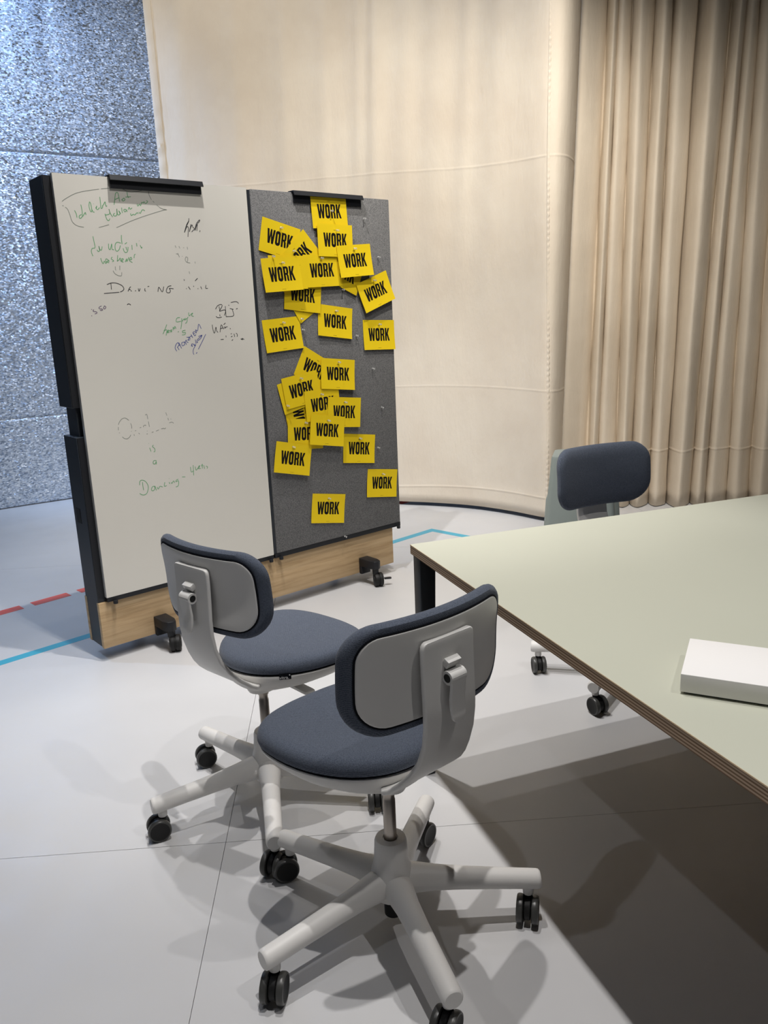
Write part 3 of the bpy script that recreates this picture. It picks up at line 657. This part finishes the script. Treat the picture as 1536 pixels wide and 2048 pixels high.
# ------------------------------------------------------------------ swivel chairs (local frame: +y is the front of the seat)
def make_chair():
    t = thing('swivel_chair', 'x', 'chair')
    # --- base
    MB().lathe([(0.020, 0.085), (0.043, 0.088), (0.050, 0.105), (0.052, 0.13), (0.047, 0.155), (0.0405, 0.18), (0.0385, 0.21), (0.0375, 0.228), (0.0345, 0.236), (0.0175, 0.2365), (0.0170, 0.232)], 32).build('base_hub', m_base, t, smooth=True)
    MB().lathe([(0.016, 0.030), (0.021, 0.034), (0.022, 0.09)], 20).build('hub_plug', m_rubber, t, smooth=True)
    MB().lathe([(0.0145, 0.20), (0.0145, 0.335), (0.0132, 0.337), (0.0132, 0.352), (0.0160, 0.353), (0.0160, 0.398)], 24).build('gas_column', m_steel, t, smooth=True)
    for k in range(5):
        a = math.radians(33 + 72 * k); ca, sa = math.cos(a), math.sin(a)
        ux = Vector((ca, sa, 0)); nx = Vector((-sa, ca, 0)); rings = []
        for r, zc, hw, hh in ((0.020, 0.128, 0.036, 0.036), (0.055, 0.126, 0.0330, 0.0345), (0.10, 0.123, 0.0275, 0.0295), (0.16, 0.118, 0.0250, 0.0262), (0.25, 0.111, 0.0236, 0.0240), (0.338, 0.104, 0.0225, 0.0225), (0.343, 0.1036, 0.0215, 0.0215), (0.3455, 0.1034, 0.0190, 0.0190)):
            ring = []
            for j in range(20):
                th = 2 * PI * j / 20
                p = ux * r + nx * (hw * math.cos(th)) + Vector((0, 0, zc + hh * math.sin(th)))
                ring.append(tuple(p))
            rings.append(ring)
        MB().loft(rings).build('leg', m_base, t, smooth=True)
        # caster, origin on the swivel axis
        c = MB()
        hp = [(0.0255 * math.cos(math.radians(q)), 0.0255 * math.sin(math.radians(q))) for q in range(-15, 200, 12)]
        hp2 = [(-0.014 + x, 0.0345 + z) for x, z in hp] + [(-0.036, 0.020), (-0.020, 0.010), (0.0, 0.016)]
        c.loft([[(xx, y, z) for y, z in hp2] for xx in (-0.0075, 0.0075)])
        c.tube((0, 0, 0.045), (0, 0, 0.072), 0.0105, 0.0105, 16)
        cs = c.build('caster', m_rubber, t, bevel=0.0015, seg=1)
        cs.location = (ca * 0.318, sa * 0.318, 0)
        for sg in (-1, 1):
            prof = [(0.004, 0.0235), (0.0235, 0.0245), (0.0270, 0.0255), (0.0305, 0.0250), (0.0325, 0.0215), (0.0328, 0.0165), (0.0320, 0.0115), (0.0285, 0.0095), (0.004, 0.0090)]
            prof = [(r, z * sg) for r, z in prof]
            MW = Matrix.Translation((0, -0.014, 0.0330)) @ Matrix.Rotation(PI / 2, 4, 'Y')
            wh = MB().lathe(prof, 30, MW).build('wheel', m_tyre, cs, smooth=True)
            wh.data.materials.append(m_rubber)
            for p in wh.data.polygons:
                q = MW.inverted() @ p.center
                if math.hypot(q.x, q.y) < 0.0255: p.material_index = 1
        MB().lathe([(0.0100, 0.066), (0.0125, 0.068), (0.0135, 0.090), (0.012, 0.094)], 18).build('stem', m_base, cs, smooth=True)
    # --- seat cushion
    def outline(sc_, z, n=56):
        # egg shape: flat broad front, round back; local z 0 = cushion base
        out = []
        for j in range(n):
            th = 2 * PI * j / n
            cx, cy = math.cos(th), math.sin(th)
            e = 2 / 2.6 if cy > 0 else 2 / 2.05
            x = 0.207 * sc_ * math.copysign(abs(cx) ** e, cx); y = (0.123 if cy > 0 else 0.266) * sc_ * math.copysign(abs(cy) ** e, cy)
            out.append((x, 0.168 + y, z))
        return out
    st = MB().loft([outline(s_, z_) for s_, z_ in ((0.94, 0.4595), (0.985, 0.4625), (1.0, 0.470), (0.998, 0.479), (0.985, 0.488), (0.96, 0.4945), (0.91, 0.4990), (0.81, 0.5010), (0.60, 0.4990), (0.35, 0.4970), (0.12, 0.4965))])
    seat = st.build('seat', m_fab, t, smooth=True)
    MB().loft([outline(s_, z_) for s_, z_ in ((0.93, 0.456), (0.970, 0.4565), (0.974, 0.4595), (0.93, 0.461))]).build('seat_piping', m_pipe, seat, smooth=True)
    # --- shell: shallow bowl under the cushion running up into the back strap
    def bowl(s_, z):
        k = (1 - s_)
        return [(x, y - 0.20 * k, zz) for x, y, zz in outline(s_, z)]
    sh = MB().loft([bowl(s_, z_) for s_, z_ in ((0.90, 0.4555), (0.97, 0.4560), (0.980, 0.4540), (0.972, 0.4475), (0.935, 0.4360), (0.85, 0.4215), (0.70, 0.4070), (0.52, 0.3960), (0.36, 0.3890), (0.25, 0.3820), (0.20, 0.3740), (0.17, 0.3700))])
    PATH = [(-0.020, 0.4330, 0.090), (-0.045, 0.4210, 0.120), (-0.066, 0.4165, 0.150), (-0.092, 0.4240, 0.184), (-0.120, 0.4410, 0.194), (-0.147, 0.4670, 0.182), (-0.1700, 0.4970, 0.160), (-0.1890, 0.5320, 0.1450), (-0.2025, 0.5720, 0.1410), (-0.2085, 0.6150, 0.1410), (-0.2090, 0.6600, 0.1415), (-0.2070, 0.7000, 0.1415), (-0.2055, 0.7500, 0.1415), (-0.2055, 0.7780, 0.1410), (-0.2057, 0.7860, 0.1380), (-0.2058, 0.7900, 0.1300), (-0.2059, 0.7915, 0.1220)]
    rings = []
    for i, (y, z, wd) in enumerate(PATH):
        a, b = PATH[max(0, i - 1)], PATH[min(len(PATH) - 1, i + 1)]
        tn = Vector((b[0] - a[0], b[1] - a[1])).normalized(); nn = (tn.y, -tn.x)       # nn points to the inside of the curve
        th = 0.0115
        ring = []
        for px, pd in rrect(wd, th, 0.0048, 4):
            k = pd - th / 2 if False else pd + 0.0
            off = (th / 2 - pd)                                                     # 0 outer .. th inner
            # lightly dish the wide lower part so that it wraps the cushion
            dish = 0.0
            if z < 0.52: dish = (abs(px) / 0.17) ** 2 * 0.012 * max(0, min(1, (0.52 - z) / 0.07))
            ring.append((px, y + nn[0] * off + dish * nn[0] * 0.6, z + nn[1] * off + dish * 0.75))
        rings.append(ring)
    sh.loft(rings)
    shell = sh.build('seat_shell', m_shell, t, smooth=True)
    # --- backrest pad + rear plate
    W_, H_, ZC = 0.432, 0.236, 0.727
    def rear(x, z): return -0.1960 + 0.95 * x * x - 0.035 * (z - ZC) + 0.010 * math.cos((z - 0.715) / 0.12 * PI / 2)
    def bring(inset, depth, s_=1.0):
        pts = rrect((W_ - 2 * inset), (H_ - 2 * inset), max(0.012, 0.068 - inset), 9, max(0.012, 0.088 - inset), 12)
        return [(x * s_, rear(x * s_, ZC + z * s_) + depth, ZC + z * s_) for x, z in pts]
    bk = MB().loft([bring(i_, d_, s_) for i_, d_, s_ in ((0.024, 0.004, 1), (0.014, 0.0015, 1), (0.006, 0.0045, 1), (0.001, 0.012, 1), (0.0, 0.020, 1), (0.003, 0.028, 1), (0.012, 0.0345, 1), (0.028, 0.0375, 1), (0.028, 0.0385, 0.92), (0.028, 0.039, 0.8), (0.028, 0.039, 0.65), (0.028, 0.039, 0.5), (0.028, 0.039, 0.35), (0.028, 0.039, 0.2), (0.028, 0.039, 0.05))])
    back = bk.build('backrest', m_fab, t, smooth=True)
    MB().loft([bring(0.0185, 0.0010, 1), bring(0.0200, 0.0000, 1), bring(0.0235, 0.0008, 1), bring(0.0235, 0.004, 1)], cap0=False, cap1=False).build('back_piping', m_pipe, back, smooth=True)
    plate = MB().loft([bring(0.0235, 0.004, 1), bring(0.0225, 0.0005, 1), bring(0.0235, -0.0012, 1), bring(0.026, -0.0020, 1)] + [bring(0.026, -0.0020, q) for q in (0.85, 0.7, 0.5, 0.3, 0.1)])
    plate.build('back_plate', m_shell, back, smooth=True)
    # --- height lever on the strap
    lx = 0.0; lz = 0.712
    lv = MB().tube((lx - 0.0205, -0.2185, lz), (lx + 0.0205, -0.2185, lz), 0.0145, 0.0145, 24)
    prof = [(-0.2325, lz + 0.004), (-0.2305, lz - 0.022), (-0.2275, lz - 0.045), (-0.2290, lz - 0.066), (-0.2310, lz - 0.080)]
    rg = []
    for i, (y, z) in enumerate(prof):
        wd = (0.041, 0.040, 0.040, 0.0405, 0.037)[i]
        rg.append([(lx + px, y + 0.0035 + pd, z) for px, pd in rrect(wd, 0.0075, 0.003, 3)])
    for k in range(1, 5):
        a = math.radians(k * 21); wd = 0.037 * math.cos(a)
        rg.append([(lx + px, -0.2310 + 0.0035 + pd, lz - 0.080 - 0.016 * math.sin(a)) for px, pd in rrect(max(wd, 0.008), 0.0075, 0.003, 3)])
    lv.loft(rg)
    lever = lv.build('lever', m_shell, shell, smooth=True)
    for sg in (-1, 1):
        MB().tube((lx + sg * 0.0200, -0.2185, lz), (lx + sg * 0.0212, -0.2185, lz), 0.0088, 0.0088, 18).build('axle_hole', m_rubber, shell, smooth=True)
    Mt = Matrix.Translation((lx, -0.2125, lz + 0.027)) @ Matrix.Rotation(math.radians(28), 4, 'X')
    MB().box(-0.018, 0.018, -0.0060, 0.0085, -0.0085, 0.0085, Mt).build('lever_stop', m_shell, shell, bevel=0.0015)
    # --- seat height paddle, right side
    pr = [(x, y) for x, y in rrect(0.125, 0.032, 0.0158, 7)]
    Mp = Matrix.Translation((0.090, 0.055, 0.380)) @ Matrix.Rotation(math.radians(5), 4, 'Y')
    MB().prism(pr, -0.0045, 0.0045, Mp).build('height_paddle', m_shell, t, bevel=0.002)
    # --- woven tag at the right rear rim
    ol = outline(0.99, 0.4555); q = min(range(55), key=lambda i: (ol[i][0] - 0.098) ** 2 + (ol[i][1] + 0.02) ** 2); p0, p1 = Vector(ol[q]), Vector(ol[q + 1])
    tg = (p1 - p0).normalized(); out_n = Vector((tg.y, -tg.x, 0)).normalized()
    upv = out_n.cross(tg).normalized()
    if upv.z < 0: upv = -upv
    ctr = (p0 + p1) / 2 + out_n * 0.0015
    Mg = Matrix(((tg.x, upv.x, out_n.x, ctr.x), (tg.y, upv.y, out_n.y, ctr.y), (tg.z, upv.z, out_n.z, ctr.z), (0, 0, 0, 1)))
    MB().box(-0.016, 0.016, -0.0075, 0.0085, -0.0008, 0.0008, Mg).build('seat_tag', m_pipe, t)
    vs, fs = text_mesh('vitra.', 0.0125)
    MB().add([(x - 0.003, y - 0.002, z + 0.0010) for x, y, z in vs], fs, Mg).add([(x, y, 0.0011) for x, y in [(0.0105, 0.0035), (0.0130, 0.0028), (0.0135, 0.0055), (0.0118, 0.0068), (0.0100, 0.0058)]], [(0, 1, 2, 3, 4)], Mg).build('tag_lettering', m_taglab, t)
    return t
chair1 = make_chair()
chair2 = copy_tree(chair1)
chair3 = copy_tree(chair1)
def set_chair(o, loc, az, label, casters, lift=0.0):
    o.location = (*loc, 0); rz = az - 90
    o.rotation_euler = (0, 0, math.radians(rz))
    o['label'] = label; o['group'] = 'swivel chairs'
    cs = sorted([c for c in o.children if c.name.split('.')[0] == 'caster'], key=lambda c: math.degrees(math.atan2(c.location.y, c.location.x) - math.radians(31)) % 360)
    for c, a in zip(cs, casters): c.rotation_euler = (0, 0, math.radians(a - rz))
    if lift:
        for c in o.children:
            if c.name.split('.')[0] in ('seat', 'seat_shell', 'backrest', 'height_paddle', 'seat_tag', 'tag_lettering', 'gas_column'): c.location.z += lift
# caster axis bearings in world degrees, legs counted from local 33 degrees
set_chair(chair1, (-0.016, 1.604), 130, 'blue-grey swivel chair nearest the camera, its pale back plate facing the camera', [-35, -75, -8, -28, -15])
set_chair(chair2, (-0.370, 2.120), 48.5, 'blue-grey swivel chair standing in front of the whiteboard, behind the nearest chair', [5, -65, -70, -68, -20])
set_chair(chair3, (0.893, 2.850), 294, 'blue-grey swivel chair behind the table, its fabric backrest facing the camera', [24, 40, 8, -28, 2], 0.042)

# ------------------------------------------------------------------ table
TA = Vector((0.073, 2.262, 0)); Tu = math.atan2(-0.944, 0.33)
tb = thing('work_table', 'large sage green table with plywood edges and black steel legs on the right', 'table', TA, Tu)
# local frame: x along the left long edge towards the camera, y to the right of the photo
TL, TW, TT = 2.50, 1.50, 0.028
MB().box(0, TL, 0, TW, 0.740 - TT, 0.7376).build('plywood_core', m_ply, tb)
MB().box(0.0002, TL - 0.0002, 0.0002, TW - 0.0002, 0.7376, 0.7400).build('table_surface', m_lam, tb)
MB().box(-0.0004, TL, -0.0004, 0.0020, 0.7372, 0.7398).build('edge_strip', m_plytop, tb)
MB().box(-0.0004, 0.0020, 0.0020, TW, 0.7372, 0.7398).build('edge_strip', m_plytop, tb)
for x0 in (0.004, TL - 0.064):
    for y0, sg in ((0.006, 1), (TW - 0.056, -1)):
        lg = MB()
        ix = 0.013 if x0 < 1 else -0.013; iy = 0.013 * sg
        def foot(a0, a1, i_): return (a0, a1 - i_) if i_ > 0 else (a0 - i_, a1)
        (fx0, fx1), (fy0, fy1) = foot(x0, x0 + 0.055, ix), foot(y0, y0 + 0.05, iy)
        lg.loft([[(fx0, fy0, 0), (fx1, fy0, 0), (fx1, fy1, 0), (fx0, fy1, 0)], [(x0, y0, 0.7095), (x0 + 0.055, y0, 0.7095), (x0 + 0.055, y0 + 0.05, 0.7095), (x0, y0 + 0.05, 0.7095)]])
        lg.build('leg', m_black2, tb, bevel=0.004)
for a in ((0.046, TL - 0.056, 0.36, 0.40), (0.046, TL - 0.056, TW - 0.40, TW - 0.36), (0.012, 0.046, 0.056, TW - 0.056), (TL - 0.056, TL - 0.02, 0.056, TW - 0.056)):
    MB().box(*a, 0.662, 0.7095).build('frame_rail', m_black, tb)

# white box on the table
bx = thing('white_box', 'flat white box lying on the sage green table at the right photo edge', 'box', (0.500, 1.268, 0.7400), math.radians(-26))
MB().box(0, 0.30, 0, 0.166, 0.0045, 0.038).build('lid', m_box, bx, bevel=0.0012)
MB().box(0.006, 0.294, 0.006, 0.160, 0.0, 0.0044).build('base', m_boxshade, bx)  # dark slab added under the lid to stand for its shadow

# ------------------------------------------------------------------ moulded stool behind the far chair
sa = math.atan2(-0.28, 0.96)
so = thing('moulded_stool', 'grey-green moulded plastic stool tower behind the far swivel chair', 'stool', (0.935, 3.705, 0), sa)
def taper(w0, w1, d0, d1, z0, z1, r=0.025, y_back=None):
    rings = []
    for k, (wd, dp, z) in enumerate(((w0, d0, z0), (w1, d1, z1 - 0.012), (w1 - 0.008, d1 - 0.008, z1 - 0.003), (w1 - 0.022, d1 - 0.022, z1))):
        rings.append([(x, y + 0.115, z) for x, y in rrect(wd, dp, r, 5)])
    return MB().loft(rings)
taper(0.40, 0.275, 0.23, 0.22, 0.0, 0.712).build('backrest_tower', m_stool, so, smooth=True)
MB().loft([[(x, y + 0.42, z) for x, y in rrect(wd, dp, 0.03, 5)] for wd, dp, z in ((0.42, 0.38, 0.0), (0.36, 0.36, 0.445), (0.352, 0.352, 0.453), (0.335, 0.335, 0.457))]).build('seat_block', m_stool, so, smooth=True)
